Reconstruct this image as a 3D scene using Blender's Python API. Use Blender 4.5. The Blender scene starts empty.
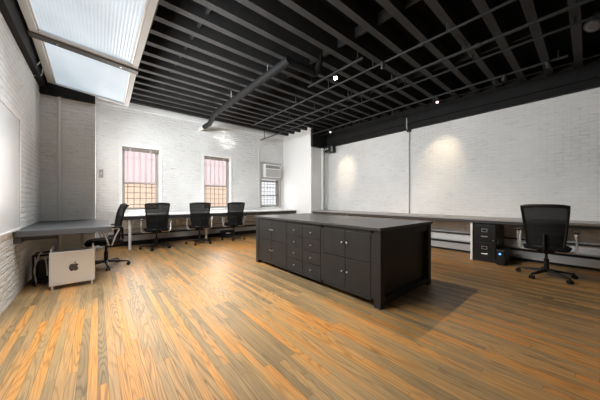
import bpy, bmesh, math, random
from mathutils import Vector, Matrix
random.seed(7)
S = bpy.context.scene
COL = S.collection
PI = math.pi
CAMH = 1.18

# ------------------------------------------------------------------ mesh helpers
def box(bm, x0, x1, y0, y1, z0, z1):
    vs = [bm.verts.new((x, y, z)) for z in (z0, z1) for y in (y0, y1) for x in (x0, x1)]
    for f in ((0, 2, 3, 1), (4, 5, 7, 6), (0, 1, 5, 4), (2, 6, 7, 3), (0, 4, 6, 2), (1, 3, 7, 5)):
        bm.faces.new([vs[i] for i in f])
    return vs

def hexa(bm, lo, hi):
    """lo, hi: four corners each, in matching order"""
    a = [bm.verts.new(p) for p in lo]; b = [bm.verts.new(p) for p in hi]
    bm.faces.new(a[::-1]); bm.faces.new(b)
    for i in range(4):
        j = (i + 1) % 4
        bm.faces.new((a[i], a[j], b[j], b[i]))

def sweep(bm, pts, r, seg=10, caps=True):
    pts = [Vector(p) for p in pts]
    rs = r if isinstance(r, (list, tuple)) else [r] * len(pts)
    rings = []; prev = None
    for i, p in enumerate(pts):
        if i == 0: t = pts[1] - p
        elif i == len(pts) - 1: t = p - pts[i - 1]
        else: t = (pts[i + 1] - p).normalized() + (p - pts[i - 1]).normalized()
        t.normalize()
        if prev is None:
            ref = Vector((0, 0, 1)) if abs(t.z) < .9 else Vector((1, 0, 0))
            u = t.cross(ref).normalized()
        else:
            u = (prev - t * prev.dot(t)).normalized()
        prev = u; v = t.cross(u)
        rings.append([bm.verts.new(p + (u * math.cos(2 * PI * k / seg) + v * math.sin(2 * PI * k / seg)) * rs[i]) for k in range(seg)])
    for a, b in zip(rings, rings[1:]):
        for k in range(seg):
            j = (k + 1) % seg
            bm.faces.new((a[k], a[j], b[j], b[k]))
    if caps:
        bm.faces.new(rings[0][::-1]); bm.faces.new(rings[-1])

def rod(bm, p, q, r, seg=12): sweep(bm, [p, q], r, seg)

def lathe(bm, prof, c=(0, 0, 0), seg=20):
    rings = []
    for r, z in prof:
        rings.append([bm.verts.new((c[0] + r * math.cos(2 * PI * k / seg), c[1] + r * math.sin(2 * PI * k / seg), c[2] + z)) for k in range(seg)])
    for a, b in zip(rings, rings[1:]):
        for k in range(seg):
            j = (k + 1) % seg
            bm.faces.new((a[k], a[j], b[j], b[k]))
    bm.faces.new(rings[0][::-1]); bm.faces.new(rings[-1])

def smooth_path(pts, n=6):
    pts = [Vector(p) for p in pts]; out = []
    P = [pts[0]] + pts + [pts[-1]]
    for i in range(1, len(P) - 2):
        for k in range(n):
            t = k / n
            a, b, c, d = P[i - 1], P[i], P[i + 1], P[i + 2]
            out.append(.5 * ((2 * b) + (c - a) * t + (2 * a - 5 * b + 4 * c - d) * t * t + (3 * b - a - 3 * c + d) * t ** 3))
    out.append(pts[-1]); return out

def NB(): return bmesh.new()

def obj(name, bm, mat, parent=None, smooth=False, bevel=0, at=None, subsurf=0):
    """one mesh object.  With a parent whose ['_w'] is set, bm is in world coordinates."""
    bmesh.ops.recalc_face_normals(bm, faces=bm.faces)
    if parent is not None and '_w' in parent:
        bmesh.ops.translate(bm, verts=bm.verts, vec=-Vector(parent['_w']))
    loc = (0, 0, 0)
    if parent is None:
        xs = [v.co.x for v in bm.verts]; ys = [v.co.y for v in bm.verts]; zs = [v.co.z for v in bm.verts]
        loc = ((min(xs) + max(xs)) / 2, (min(ys) + max(ys)) / 2, min(zs))
        bmesh.ops.translate(bm, verts=bm.verts, vec=-Vector(loc))
    me = bpy.data.meshes.new(name)
    if smooth:
        for f in bm.faces: f.smooth = True
    bm.to_mesh(me); bm.free()
    o = bpy.data.objects.new(name, me); COL.objects.link(o)
    o.location = loc
    if parent is not None: o.parent = parent
    me.materials.append(mat)
    if bevel:
        b = o.modifiers.new('bevel', 'BEVEL'); b.width = bevel; b.segments = 2; b.limit_method = 'ANGLE'; b.angle_limit = .7
    if subsurf:
        s = o.modifiers.new('sub', 'SUBSURF'); s.levels = s.render_levels = subsurf
    if smooth and not subsurf:
        try:
            me.set_sharp_from_angle(angle=.7)
        except Exception: pass
    return o

def tag(o, label, cat, group=None):
    o['label'] = label; o['category'] = cat
    if group: o['group'] = group
    return o

def thing(name, label, cat, loc=(0, 0, 0), rotz=0, group=None, world=True):
    o = bpy.data.objects.new(name, None); COL.objects.link(o)
    o.empty_display_size = .1
    o.location = loc; o.rotation_euler = (0, 0, rotz)
    if world: o['_w'] = tuple(float(c) for c in loc)
    return tag(o, label, cat, group)

def struct(name, bm, mat, parent=None, **k):
    o = obj(name, bm, mat, parent, **k)
    o['kind'] = 'structure'
    return o

def dup(root, loc, rotz, label):
    r = root.copy(); COL.objects.link(r); r.location = loc; r.rotation_euler = (0, 0, rotz); r['label'] = label
    for ch in list(root.children):
        c = ch.copy(); COL.objects.link(c); c.parent = r
        for g in ch.children:
            d = g.copy(); COL.objects.link(d); d.parent = c
    return r

# ------------------------------------------------------------------ materials
def mat(name, col, rough=.5, metal=0, spec=.5, bump=0, bscale=60, var=0, vscale=4):
    m = bpy.data.materials.new(name); m.use_nodes = True
    nt = m.node_tree; b = nt.nodes['Principled BSDF']
    b.inputs['Base Color'].default_value = (*col, 1)
    b.inputs['Roughness'].default_value = rough
    b.inputs['Metallic'].default_value = metal
    b.inputs['Specular IOR Level'].default_value = spec
    tc = nt.nodes.new('ShaderNodeTexCoord')
    if var:
        n = nt.nodes.new('ShaderNodeTexNoise'); n.inputs['Scale'].default_value = vscale; n.inputs['Detail'].default_value = 4
        nt.links.new(tc.outputs['Object'], n.inputs['Vector'])
        r = nt.nodes.new('ShaderNodeValToRGB')
        r.color_ramp.elements[0].position = .3; r.color_ramp.elements[1].position = .7
        r.color_ramp.elements[0].color = (*[c * (1 - var) for c in col], 1)
        r.color_ramp.elements[1].color = (*[min(1, c * (1 + var)) for c in col], 1)
        nt.links.new(n.outputs['Fac'], r.inputs['Fac']); nt.links.new(r.outputs['Color'], b.inputs['Base Color'])
    if bump:
        n = nt.nodes.new('ShaderNodeTexNoise'); n.inputs['Scale'].default_value = bscale; n.inputs['Detail'].default_value = 3
        nt.links.new(tc.outputs['Object'], n.inputs['Vector'])
        bp = nt.nodes.new('ShaderNodeBump'); bp.inputs['Strength'].default_value = bump; bp.inputs['Distance'].default_value = .01
        nt.links.new(n.outputs['Fac'], bp.inputs['Height']); nt.links.new(bp.outputs['Normal'], b.inputs['Normal'])
    return m

def emit(name, col, strength):
    m = bpy.data.materials.new(name); m.use_nodes = True
    nt = m.node_tree; nt.nodes.remove(nt.nodes['Principled BSDF'])
    e = nt.nodes.new('ShaderNodeEmission'); e.inputs['Color'].default_value = (*col, 1); e.inputs['Strength'].default_value = strength
    nt.links.new(e.outputs[0], nt.nodes['Material Output'].inputs[0])
    return m

def brick(name, ax, col, mortar, strength=.6, bw=.2, rh=.068, ms=.007, rough=.7, patch=.06, low_tone=.80, c2=None):
    """bricks laid in courses along world axis ax; painted brick when col and mortar are close"""
    m = bpy.data.materials.new(name); m.use_nodes = True
    nt = m.node_tree; N = nt.nodes.new; L = nt.links.new; b = nt.nodes['Principled BSDF']
    b.inputs['Roughness'].default_value = rough
    g = N('ShaderNodeNewGeometry'); sp = N('ShaderNodeSeparateXYZ'); L(g.outputs['Position'], sp.inputs[0])
    # wavy courses
    nw = N('ShaderNodeTexNoise'); nw.inputs['Scale'].default_value = 3; nw.inputs['Detail'].default_value = 2; L(g.outputs['Position'], nw.inputs['Vector'])
    mw = N('ShaderNodeMath'); mw.operation = 'MULTIPLY_ADD'; mw.inputs[1].default_value = .022; L(nw.outputs['Fac'], mw.inputs[0]); L(sp.outputs['Z'], mw.inputs[2])
    cb = N('ShaderNodeCombineXYZ'); L(sp.outputs[ax], cb.inputs[0]); L(mw.outputs[0], cb.inputs[1])
    br = N('ShaderNodeTexBrick'); br.inputs['Scale'].default_value = 1
    br.inputs['Brick Width'].default_value = bw; br.inputs['Row Height'].default_value = rh
    br.inputs['Mortar Size'].default_value = ms; br.inputs['Mortar Smooth'].default_value = .4
    br.inputs['Color1'].default_value = (*col, 1); br.inputs['Color2'].default_value = (*(c2 or [c * .96 for c in col]), 1); br.inputs['Mortar'].default_value = (*mortar, 1)
    L(cb.outputs[0], br.inputs['Vector'])
    # patches and worn paint
    n1 = N('ShaderNodeTexNoise'); n1.inputs['Scale'].default_value = 1.3; n1.inputs['Detail'].default_value = 5; L(g.outputs['Position'], n1.inputs['Vector'])
    mr = N('ShaderNodeMapRange'); mr.inputs['From Min'].default_value = .3; mr.inputs['From Max'].default_value = .7
    mr.inputs['To Min'].default_value = 1 - patch; mr.inputs['To Max'].default_value = 1.0; L(n1.outputs['Fac'], mr.inputs['Value'])
    mx = N('ShaderNodeMix'); mx.data_type = 'RGBA'; mx.blend_type = 'MULTIPLY'; mx.inputs['Factor'].default_value = 1
    L(br.outputs['Color'], mx.inputs['A']); L(mr.outputs[0], mx.inputs['B'])
    L(mx.outputs['Result'], b.inputs['Base Color'])
    n2 = N('ShaderNodeTexNoise'); n2.inputs['Scale'].default_value = 22; n2.inputs['Detail'].default_value = 5; L(g.outputs['Position'], n2.inputs['Vector'])
    inv = N('ShaderNodeMath'); inv.operation = 'MULTIPLY_ADD'; inv.inputs[1].default_value = -1; inv.inputs[2].default_value = 1; L(br.outputs['Fac'], inv.inputs[0])
    cs = N('ShaderNodeCombineXYZ'); s1 = N('ShaderNodeMath'); s1.operation = 'MULTIPLY'; s1.inputs[1].default_value = 4.5; L(sp.outputs[ax], s1.inputs[0])
    s2 = N('ShaderNodeMath'); s2.operation = 'MULTIPLY'; s2.inputs[1].default_value = 26; L(mw.outputs[0], s2.inputs[0]); L(s1.outputs[0], cs.inputs[0]); L(s2.outputs[0], cs.inputs[1])
    n4 = N('ShaderNodeTexNoise'); n4.inputs['Scale'].default_value = 1; n4.inputs['Detail'].default_value = 4; L(cs.outputs[0], n4.inputs['Vector'])
    h0 = N('ShaderNodeMath'); h0.operation = 'MULTIPLY_ADD'; h0.inputs[1].default_value = 2.4; L(n4.outputs['Fac'], h0.inputs[0]); L(inv.outputs[0], h0.inputs[2])
    hm = N('ShaderNodeMath'); hm.operation = 'MULTIPLY_ADD'; hm.inputs[1].default_value = 1.0; L(n2.outputs['Fac'], hm.inputs[0]); L(h0.outputs[0], hm.inputs[2])
    # darker where the stretched height noise is low
    gr = N('ShaderNodeMapRange'); gr.inputs['From Min'].default_value = .26; gr.inputs['From Max'].default_value = .42; gr.inputs['To Min'].default_value = low_tone; gr.inputs['To Max'].default_value = 1; L(n4.outputs['Fac'], gr.inputs['Value'])
    mg = N('ShaderNodeMix'); mg.data_type = 'RGBA'; mg.blend_type = 'MULTIPLY'; mg.inputs['Factor'].default_value = 1
    L(mx.outputs['Result'], mg.inputs['A']); L(gr.outputs[0], mg.inputs['B']); L(mg.outputs['Result'], b.inputs['Base Color'])
    # where old plaster fills the joints the courses fade
    n3 = N('ShaderNodeTexNoise'); n3.inputs['Scale'].default_value = .9; n3.inputs['Detail'].default_value = 3; L(g.outputs['Position'], n3.inputs['Vector'])
    ms_ = N('ShaderNodeMapRange'); ms_.inputs['From Min'].default_value = .35; ms_.inputs['From Max'].default_value = .6
    ms_.inputs['To Min'].default_value = .25 * strength; ms_.inputs['To Max'].default_value = strength; L(n3.outputs['Fac'], ms_.inputs['Value'])
    bp = N('ShaderNodeBump'); bp.inputs['Distance'].default_value = .012
    L(ms_.outputs[0], bp.inputs['Strength']); L(hm.outputs[0], bp.inputs['Height']); L(bp.outputs['Normal'], b.inputs['Normal'])
    return m

def wood_floor():
    m = bpy.data.materials.new('oak strip floor'); m.use_nodes = True
    nt = m.node_tree; N = nt.nodes.new; L = nt.links.new; b = nt.nodes['Principled BSDF']
    def M(op, a=None, bb=None, c=None):
        n = N('ShaderNodeMath'); n.operation = op
        for i, x in enumerate((a, bb, c)):
            if x is None: continue
            if isinstance(x, (int, float)): n.inputs[i].default_value = x
            else: L(x, n.inputs[i])
        return n.outputs[0]
    g = N('ShaderNodeNewGeometry'); sp = N('ShaderNodeSeparateXYZ'); L(g.outputs['Position'], sp.inputs[0])
    X, Y = sp.outputs[0], sp.outputs[1]
    W = .053
    xr = M('DIVIDE', X, W); row = M('FLOOR', xr); xf = M('FRACT', xr)
    w1 = N('ShaderNodeTexWhiteNoise'); w1.noise_dimensions = '1D'; L(row, w1.inputs['W'])
    yl = M('DIVIDE', M('MULTIPLY_ADD', w1.outputs['Value'], 7.3, Y), 1.25)
    colm = M('FLOOR', yl); yf = M('FRACT', yl)
    cv = N('ShaderNodeCombineXYZ'); L(row, cv.inputs[0]); L(colm, cv.inputs[1])
    w2 = N('ShaderNodeTexWhiteNoise'); w2.noise_dimensions = '2D'; L(cv.outputs[0], w2.inputs['Vector'])
    # the worn, greyed areas run across many boards
    nz = N('ShaderNodeTexNoise'); nz.inputs['Scale'].default_value = .55; nz.inputs['Detail'].default_value = 3; L(g.outputs['Position'], nz.inputs['Vector'])
    idv = M('ADD', M('MULTIPLY', w2.outputs['Value'], .62), M('MULTIPLY', M('SUBTRACT', nz.outputs['Fac'], .5), 1.5))
    idv = M('ADD', idv, .23)
    rp = N('ShaderNodeValToRGB'); cr = rp.color_ramp
    cr.elements[0].position = .08; cr.elements[0].color = (.170, .110, .052, 1)
    cr.elements[1].position = .95; cr.elements[1].color = (.47, .195, .044, 1)
    for p, c in ((.3, (.240, .158, .076, 1)), (.48, (.310, .196, .088, 1)), (.62, (.37, .208, .080, 1)), (.78, (.44, .212, .060, 1))):
        e = cr.elements.new(p); e.color = c
    L(idv, rp.inputs['Fac'])
    # grain: rings cut lengthwise, shifted board by board
    gv = N('ShaderNodeCombineXYZ')
    L(M('MULTIPLY_ADD', w2.outputs['Value'], 40, M('MULTIPLY', X, 1.0)), gv.inputs[0]); L(M('MULTIPLY', Y, .075), gv.inputs[1]); L(M('MULTIPLY', w2.outputs['Value'], 13), gv.inputs[2])
    n1 = N('ShaderNodeTexNoise'); n1.inputs['Scale'].default_value = 7; n1.inputs['Detail'].default_value = 2; n1.inputs['Roughness'].default_value = .4; L(gv.outputs[0], n1.inputs['Vector'])
    rings = M('SINE', M('MULTIPLY', n1.outputs['Fac'], 130))
    gmask = N('ShaderNodeTexNoise'); gmask.inputs['Scale'].default_value = 3.2; L(gv.outputs[0], gmask.inputs['Vector'])
    gm = N('ShaderNodeMapRange'); gm.inputs['From Min'].default_value = .35; gm.inputs['From Max'].default_value = .65; gm.inputs['To Min'].default_value = .2; L(gmask.outputs['Fac'], gm.inputs['Value'])
    dark = M('MULTIPLY', M('POWER', M('MULTIPLY_ADD', rings, .5, .5), 3.2), gm.outputs[0])
    fv = N('ShaderNodeCombineXYZ'); L(M('MULTIPLY', X, 160), fv.inputs[0]); L(M('MULTIPLY', Y, 4), fv.inputs[1])
    n2 = N('ShaderNodeTexNoise'); n2.inputs['Scale'].default_value = 1; n2.inputs['Detail'].default_value = 4; L(fv.outputs[0], n2.inputs['Vector'])
    fine = M('MULTIPLY_ADD', n2.outputs['Fac'], .95, .58)
    # joints
    ex = M('MINIMUM', xf, M('SUBTRACT', 1, xf)); ey = M('MULTIPLY', M('MINIMUM', yf, M('SUBTRACT', 1, yf)), 1.25 / W)
    edge = M('MINIMUM', ex, ey)
    jn = N('ShaderNodeMapRange'); jn.inputs['From Min'].default_value = .0; jn.inputs['From Max'].default_value = .035; jn.inputs['To Min'].default_value = .35; jn.inputs['To Max'].default_value = 1; L(edge, jn.inputs['Value'])
    mul = M('MULTIPLY', M('MULTIPLY', M('SUBTRACT', 1, M('MULTIPLY', dark, .45)), fine), jn.outputs[0])
    mx = N('ShaderNodeMix'); mx.data_type = 'RGBA'; mx.blend_type = 'MULTIPLY'; mx.inputs['Factor'].default_value = 1
    L(rp.outputs['Color'], mx.inputs['A']); L(mul, mx.inputs['B']); L(mx.outputs['Result'], b.inputs['Base Color'])
    b.inputs['Roughness'].default_value = .46
    b.inputs['Specular IOR Level'].default_value = .28
    bp = N('ShaderNodeBump'); bp.inputs['Strength'].default_value = .25; bp.inputs['Distance'].default_value = .002
    L(jn.outputs[0], bp.inputs['Height']); L(bp.outputs['Normal'], b.inputs['Normal'])
    return m

WHITE = (.80, .785, .755)
M_WL = brick('white painted brick left', 'Y', (.81, .81, .80), (.66, .655, .64), 1.0)
M_WB = brick('white painted brick back', 'X', (.82, .81, .785), (.77, .76, .735), 1.0)
M_WR = brick('white painted brick right', 'Y', (.78, .765, .74), (.73, .715, .69), .8)
M_FLOOR = wood_floor()
M_BLACKWOOD = mat('black painted timber', (.022, .0205, .0195), .6, spec=.25, bump=.3, bscale=25, var=.25, vscale=3)
M_LEDGER = mat('black painted ledger', (.012, .0113, .0107), .65, spec=.15, bump=.25, bscale=25, var=.2, vscale=3)
M_DECK = mat('black roof deck', (.005, .005, .005), .9, spec=.1)
M_WHITE = mat('white paint', (.80, .795, .78), .5, bump=.05)
M_PLASTER = mat('white plaster', (.80, .79, .77), .65, bump=.12, bscale=14)
M_WINFRAME = mat('taupe window frame', (.36, .33, .30), .5, var=.1)
M_BLIND = mat('dark taupe blind', (.20, .175, .15), .6, var=.1)
M_BAR = mat('grey security bar', (.27, .245, .235), .5)
M_BLACK = mat('black plastic', (.006, .006, .006), .45, spec=.3)
M_BLACKSEAT = mat('black seat fabric', (.005, .005, .0055), .85, spec=.2, bump=.2, bscale=180)
M_CHROME = mat('polished steel', (.72, .71, .70), .35, metal=.6)
M_KNOB = mat('brushed nickel', (.75, .73, .70), .3, metal=1)
M_ISLAND = mat('charcoal stained wood', (.021, .020, .019), .45, spec=.4, var=.12, vscale=6, bump=.05)
M_ISLTOP = mat('charcoal counter top', (.040, .039, .038), .36, var=.1, vscale=3)
M_DESKGREY = mat('dark grey slab', (.085, .087, .090), .5, var=.06)
M_DESKWHITE = mat('pale desktop', (.82, .81, .79), .35)
M_DESKR = mat('grey laminate desktop', (.30, .285, .27), .32, var=.06)
M_DARK = mat('dark apron', (.022, .021, .020), .5)
M_ALU = mat('silver aluminium', (.80, .79, .78), .38, metal=.55)
M_LOGO = mat('dark grey emblem', (.06, .055, .055), .3)
M_CAB = mat('black filing cabinet', (.009, .0085, .008), .35, spec=.4)
M_STEEL = mat('galvanised conduit', (.42, .41, .39), .45, metal=.6)
M_PIPEBLK = mat('black painted pipe', (.017, .016, .0155), .55, var=.2, spec=.3)
M_DUCT = mat('matt black duct', (.007, .0068, .0065), .7, var=.2, spec=.15)
M_PIPEWHT = mat('white painted pipe', (.74, .73, .70), .5)
M_CREAM = mat('cream skylight frame', (.78, .83, .87), .5, var=.03)
M_SKYBAR = mat('dark grey skylight bar', (.10, .10, .095), .5)
M_BOARD = mat('white marker board', (.82, .83, .83), .22)
M_ALTRIM = mat('aluminium trim', (.72, .71, .69), .4, metal=.4)
M_HEAT = mat('heater cover', (.40, .39, .375), .5)
M_CORD = mat('white cord', (.7, .68, .63), .6)
M_LED = emit('blue light', (.12, .35, 1.0), 2.5)
M_BULB = emit('warm bulb', (1.0, .86, .62), 45)
M_BULB2 = emit('small pink lit bulb', (1.0, .62, .56), 3)

def mesh_fabric():
    m = bpy.data.materials.new('black mesh fabric'); m.use_nodes = True
    nt = m.node_tree; b = nt.nodes['Principled BSDF']
    b.inputs['Base Color'].default_value = (.005, .005, .005, 1); b.inputs['Roughness'].default_value = .7; b.inputs['Specular IOR Level'].default_value = .2
    t = nt.nodes.new('ShaderNodeBsdfTransparent'); mx = nt.nodes.new('ShaderNodeMixShader'); mx.inputs[0].default_value = .95
    nt.links.new(t.outputs[0], mx.inputs[1]); nt.links.new(b.outputs[0], mx.inputs[2])
    nt.links.new(mx.outputs[0], nt.nodes['Material Output'].inputs[0])
    return m
M_MESH = mesh_fabric()

def glass(name, tint, film=0, filmcol=(1, 1, 1)):
    m = bpy.data.materials.new(name); m.use_nodes = True
    nt = m.node_tree; N = nt.nodes.new; nt.nodes.remove(nt.nodes['Principled BSDF'])
    t = N('ShaderNodeBsdfTransparent'); t.inputs[0].default_value = (*tint, 1)
    gl = N('ShaderNodeBsdfGlossy'); gl.inputs['Roughness'].default_value = .03
    fr = N('ShaderNodeFresnel'); fr.inputs[0].default_value = 1.45
    mx = N('ShaderNodeMixShader'); nt.links.new(fr.outputs[0], mx.inputs[0]); nt.links.new(t.outputs[0], mx.inputs[1]); nt.links.new(gl.outputs[0], mx.inputs[2])
    out = mx.outputs[0]
    if film:
        tr = N('ShaderNodeBsdfTranslucent'); tr.inputs[0].default_value = (*filmcol, 1)
        m2 = N('ShaderNodeMixShader'); m2.inputs[0].default_value = film
        nt.links.new(out, m2.inputs[1]); nt.links.new(tr.outputs[0], m2.inputs[2]); out = m2.outputs[0]
    nt.links.new(out, nt.nodes['Material Output'].inputs[0])
    return m
M_GLASS = glass('window glass', (.96, .97, .97))
M_GLASSPINK = glass('pink film glass', (.97, .91, .93), .3, (.95, .88, .90))

def skylight_glass(name, ribs):
    m = bpy.data.materials.new(name); m.use_nodes = True
    nt = m.node_tree; N = nt.nodes.new; L = nt.links.new; b = nt.nodes['Principled BSDF']
    b.inputs['Base Color'].default_value = (.62, .71, .78, 1); b.inputs['Roughness'].default_value = .25
    b.inputs['Emission Color'].default_value = (.72, .87, 1.0, 1)
    g = N('ShaderNodeNewGeometry'); sp = N('ShaderNodeSeparateXYZ'); L(g.outputs['Position'], sp.inputs[0])
    n = N('ShaderNodeTexNoise'); n.inputs['Scale'].default_value = 2.0; n.inputs['Detail'].default_value = 3; L(g.outputs['Position'], n.inputs['Vector'])
    a = N('ShaderNodeMath'); a.operation = 'MULTIPLY_ADD'; a.inputs[1].default_value = 2 * PI / .034; a.inputs[2].default_value = 0; L(sp.outputs['X'], a.inputs[0])
    s = N('ShaderNodeMath'); s.operation = 'SINE'; L(a.outputs[0], s.inputs[0])
    k = N('ShaderNodeMath'); k.operation = 'MULTIPLY_ADD'; k.inputs[1].default_value = ribs; k.inputs[2].default_value = SKY_E; L(s.outputs[0], k.inputs[0])
    q = N('ShaderNodeMath'); q.operation = 'MULTIPLY_ADD'; q.inputs[1].default_value = .35; L(n.outputs['Fac'], q.inputs[0]); L(k.outputs[0], q.inputs[2])
    L(q.outputs[0], b.inputs['Emission Strength'])  # daylight through the panel put in as glow, varied by ribs and noise
    bp = N('ShaderNodeBump'); bp.inputs['Strength'].default_value = .12 if ribs else .0; bp.inputs['Distance'].default_value = .01; L(s.outputs[0], bp.inputs['Height']); L(bp.outputs['Normal'], b.inputs['Normal'])
    return m
SKY_E = .27
M_RIB = skylight_glass('glowing ribbed skylight glass', .035)
M_FROST = skylight_glass('glowing frosted skylight glass', .0)

# ------------------------------------------------------------------ the setting
XL, XR, YB, YF = -.77, 6.40, 7.70, -2.6
YP = 6.10                       # front faces of the two rear corner piers
def jz(y): return CAMH + 2.26 + .027 * y      # underside of the joists

bm = NB(); box(bm, XL - .3, XR + .3, YF - .3, YB + .3, -.2, 0); struct('floor', bm, M_FLOOR)
bm = NB(); box(bm, XL - .3, XL, YF - .3, YB + .3, 0, 4.1); struct('wall_left', bm, M_WL)
bm = NB(); box(bm, XR, XR + .3, YF - .3, YB + .3, 0, 4.1); struct('wall_right', bm, M_WR)
bm = NB(); box(bm, XL, XR, YF - .3, YF, 0, 4.1); struct('wall_front', bm, mat('charcoal light absorbing wall', (.10, .10, .10), .8))  # unseen wall, coloured dark to cut light bounced back into the room
bm = NB(); box(bm, XL, -.04, YP, YB, 0, 4.1); struct('wall_back_left', bm, M_WB)
bm = NB(); box(bm, 5.58, XR, YP, YB, 0, 4.1); struct('wall_back_right', bm, M_PLASTER)
WIN = [(.475, 1.31), (2.54, 3.386), (4.57, 5.43)]
WZ0, WZ1 = .90, 2.57
bm = NB()
xs = [-.04] + [v for w in WIN for v in w] + [5.58]
for i in range(0, len(xs), 2): box(bm, xs[i], xs[i + 1], YB, YB + .3, 0, 4.1)
for a, b in WIN:
    box(bm, a, b, YB, YB + .3, 0, WZ0); box(bm, a, b, YB, YB + .3, WZ1, 4.1)
struct('wall_back', bm, M_WB)

# plaster surrounds of the windows
for i, (a, b) in enumerate(WIN[:2]):
    bm = NB(); w = .07
    box(bm, a - w, a, YB - .018, YB, WZ0, WZ1 + w); box(bm, b, b + w, YB - .018, YB, WZ0, WZ1 + w)
    box(bm, a, b, YB - .018, YB, WZ1, WZ1 + w)
    struct('trim_%d' % (i + 1), bm, M_PLASTER, bevel=.006)

# ceiling: deck, joists and blocking
bm = NB()
d = .235
hexa(bm, [(XL, YF, jz(YF) + d), (XR, YF, jz(YF) + d), (XR, YB, jz(YB) + d), (XL, YB, jz(YB) + d)],
     [(XL, YF, jz(YF) + d + .1), (XR, YF, jz(YF) + d + .1), (XR, YB, jz(YB) + d + .1), (XL, YB, jz(YB) + d + .1)])
ceil = struct('ceiling', bm, M_DECK)
ceil['_w'] = tuple(ceil.location)
JY = [-.95, -.6, -.25, .11, .46, .81, 1.17, 1.53, 1.90, 2.27, 2.60, 2.93, 3.26, 3.60, 3.94, 4.28, 4.62, 4.96, 5.30, 5.63, 5.97, 6.32, 6.68, 7.03, 7.40]
SKX = .56
for y in JY:
    x0 = SKX if 1.3 < y < 6.3 else (-.04 if y > YP else XL)
    x1 = 5.58 if y > YP else 6.299
    bm = NB(); box(bm, x0, x1, y - .048, y + .048, jz(y), jz(y) + d - .002)
    obj('joist', bm, M_BLACKWOOD, ceil)
for xb in (1.09, 2.93, 4.77):
    for y0, y1 in zip(JY, JY[1:]):
        if y0 < .3: continue
        zz = jz(y0)
        bm = NB(); box(bm, xb - .02, xb + .02, y0 + .048, y1 - .048, zz + .09, zz + d - .003)
        obj('blocking', bm, M_BLACKWOOD, ceil)
# trimmer beam and white well around the skylight
bm = NB(); hexa(bm, [(.51, 1.3, jz(1.3)), (.56, 1.3, jz(1.3)), (.56, 6.1, jz(6.1)), (.51, 6.1, jz(6.1))],
                [(.51, 1.3, jz(1.3) + .23), (.56, 1.3, jz(1.3) + .23), (.56, 6.1, jz(6.1) + .23), (.51, 6.1, jz(6.1) + .23)])
obj('trimmer', bm, M_BLACKWOOD, ceil)

# ledger beams
def ledger(n, x0, x1, y0, y1, z0, up=0):
    bm = NB()
    hexa(bm, [(x0, y0, z0), (x1, y0, z0), (x1, y1, z0), (x0, y1, z0)],
         [(x0, y0, jz(y0) + up), (x1, y0, jz(y0) + up), (x1, y1, jz(y1) + up), (x0, y1, jz(y1) + up)])
    return struct('trim_%d' % n, bm, M_LEDGER, bevel=.006)
ledger(3, 6.30, XR, YF, YP, 3.055, .232)
l4 = NB(); hexa(l4, [(6.255, YF, 3.19), (6.30, YF, 3.19), (6.30, YP, 3.19), (6.255, YP, 3.19)],
                [(6.255, YF, 3.33), (6.30, YF, 3.33), (6.30, YP, 3.33), (6.255, YP, 3.33)]); struct('trim_4', l4, M_LEDGER, bevel=.005)
ledger(5, XL, -.70, YF, YP, 3.11)
ledger(6, XL, -.04, YP - .10, YP, 3.02)
ledger(7, 5.58, 6.255, YP - .10, YP, 3.00, .0)
# white cornice board where the back wall meets the last joist
bm = NB(); box(bm, -.04, 5.58, YB - .03, YB, 3.56, 3.66); struct('trim_8', bm, M_WHITE, bevel=.005)

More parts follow.
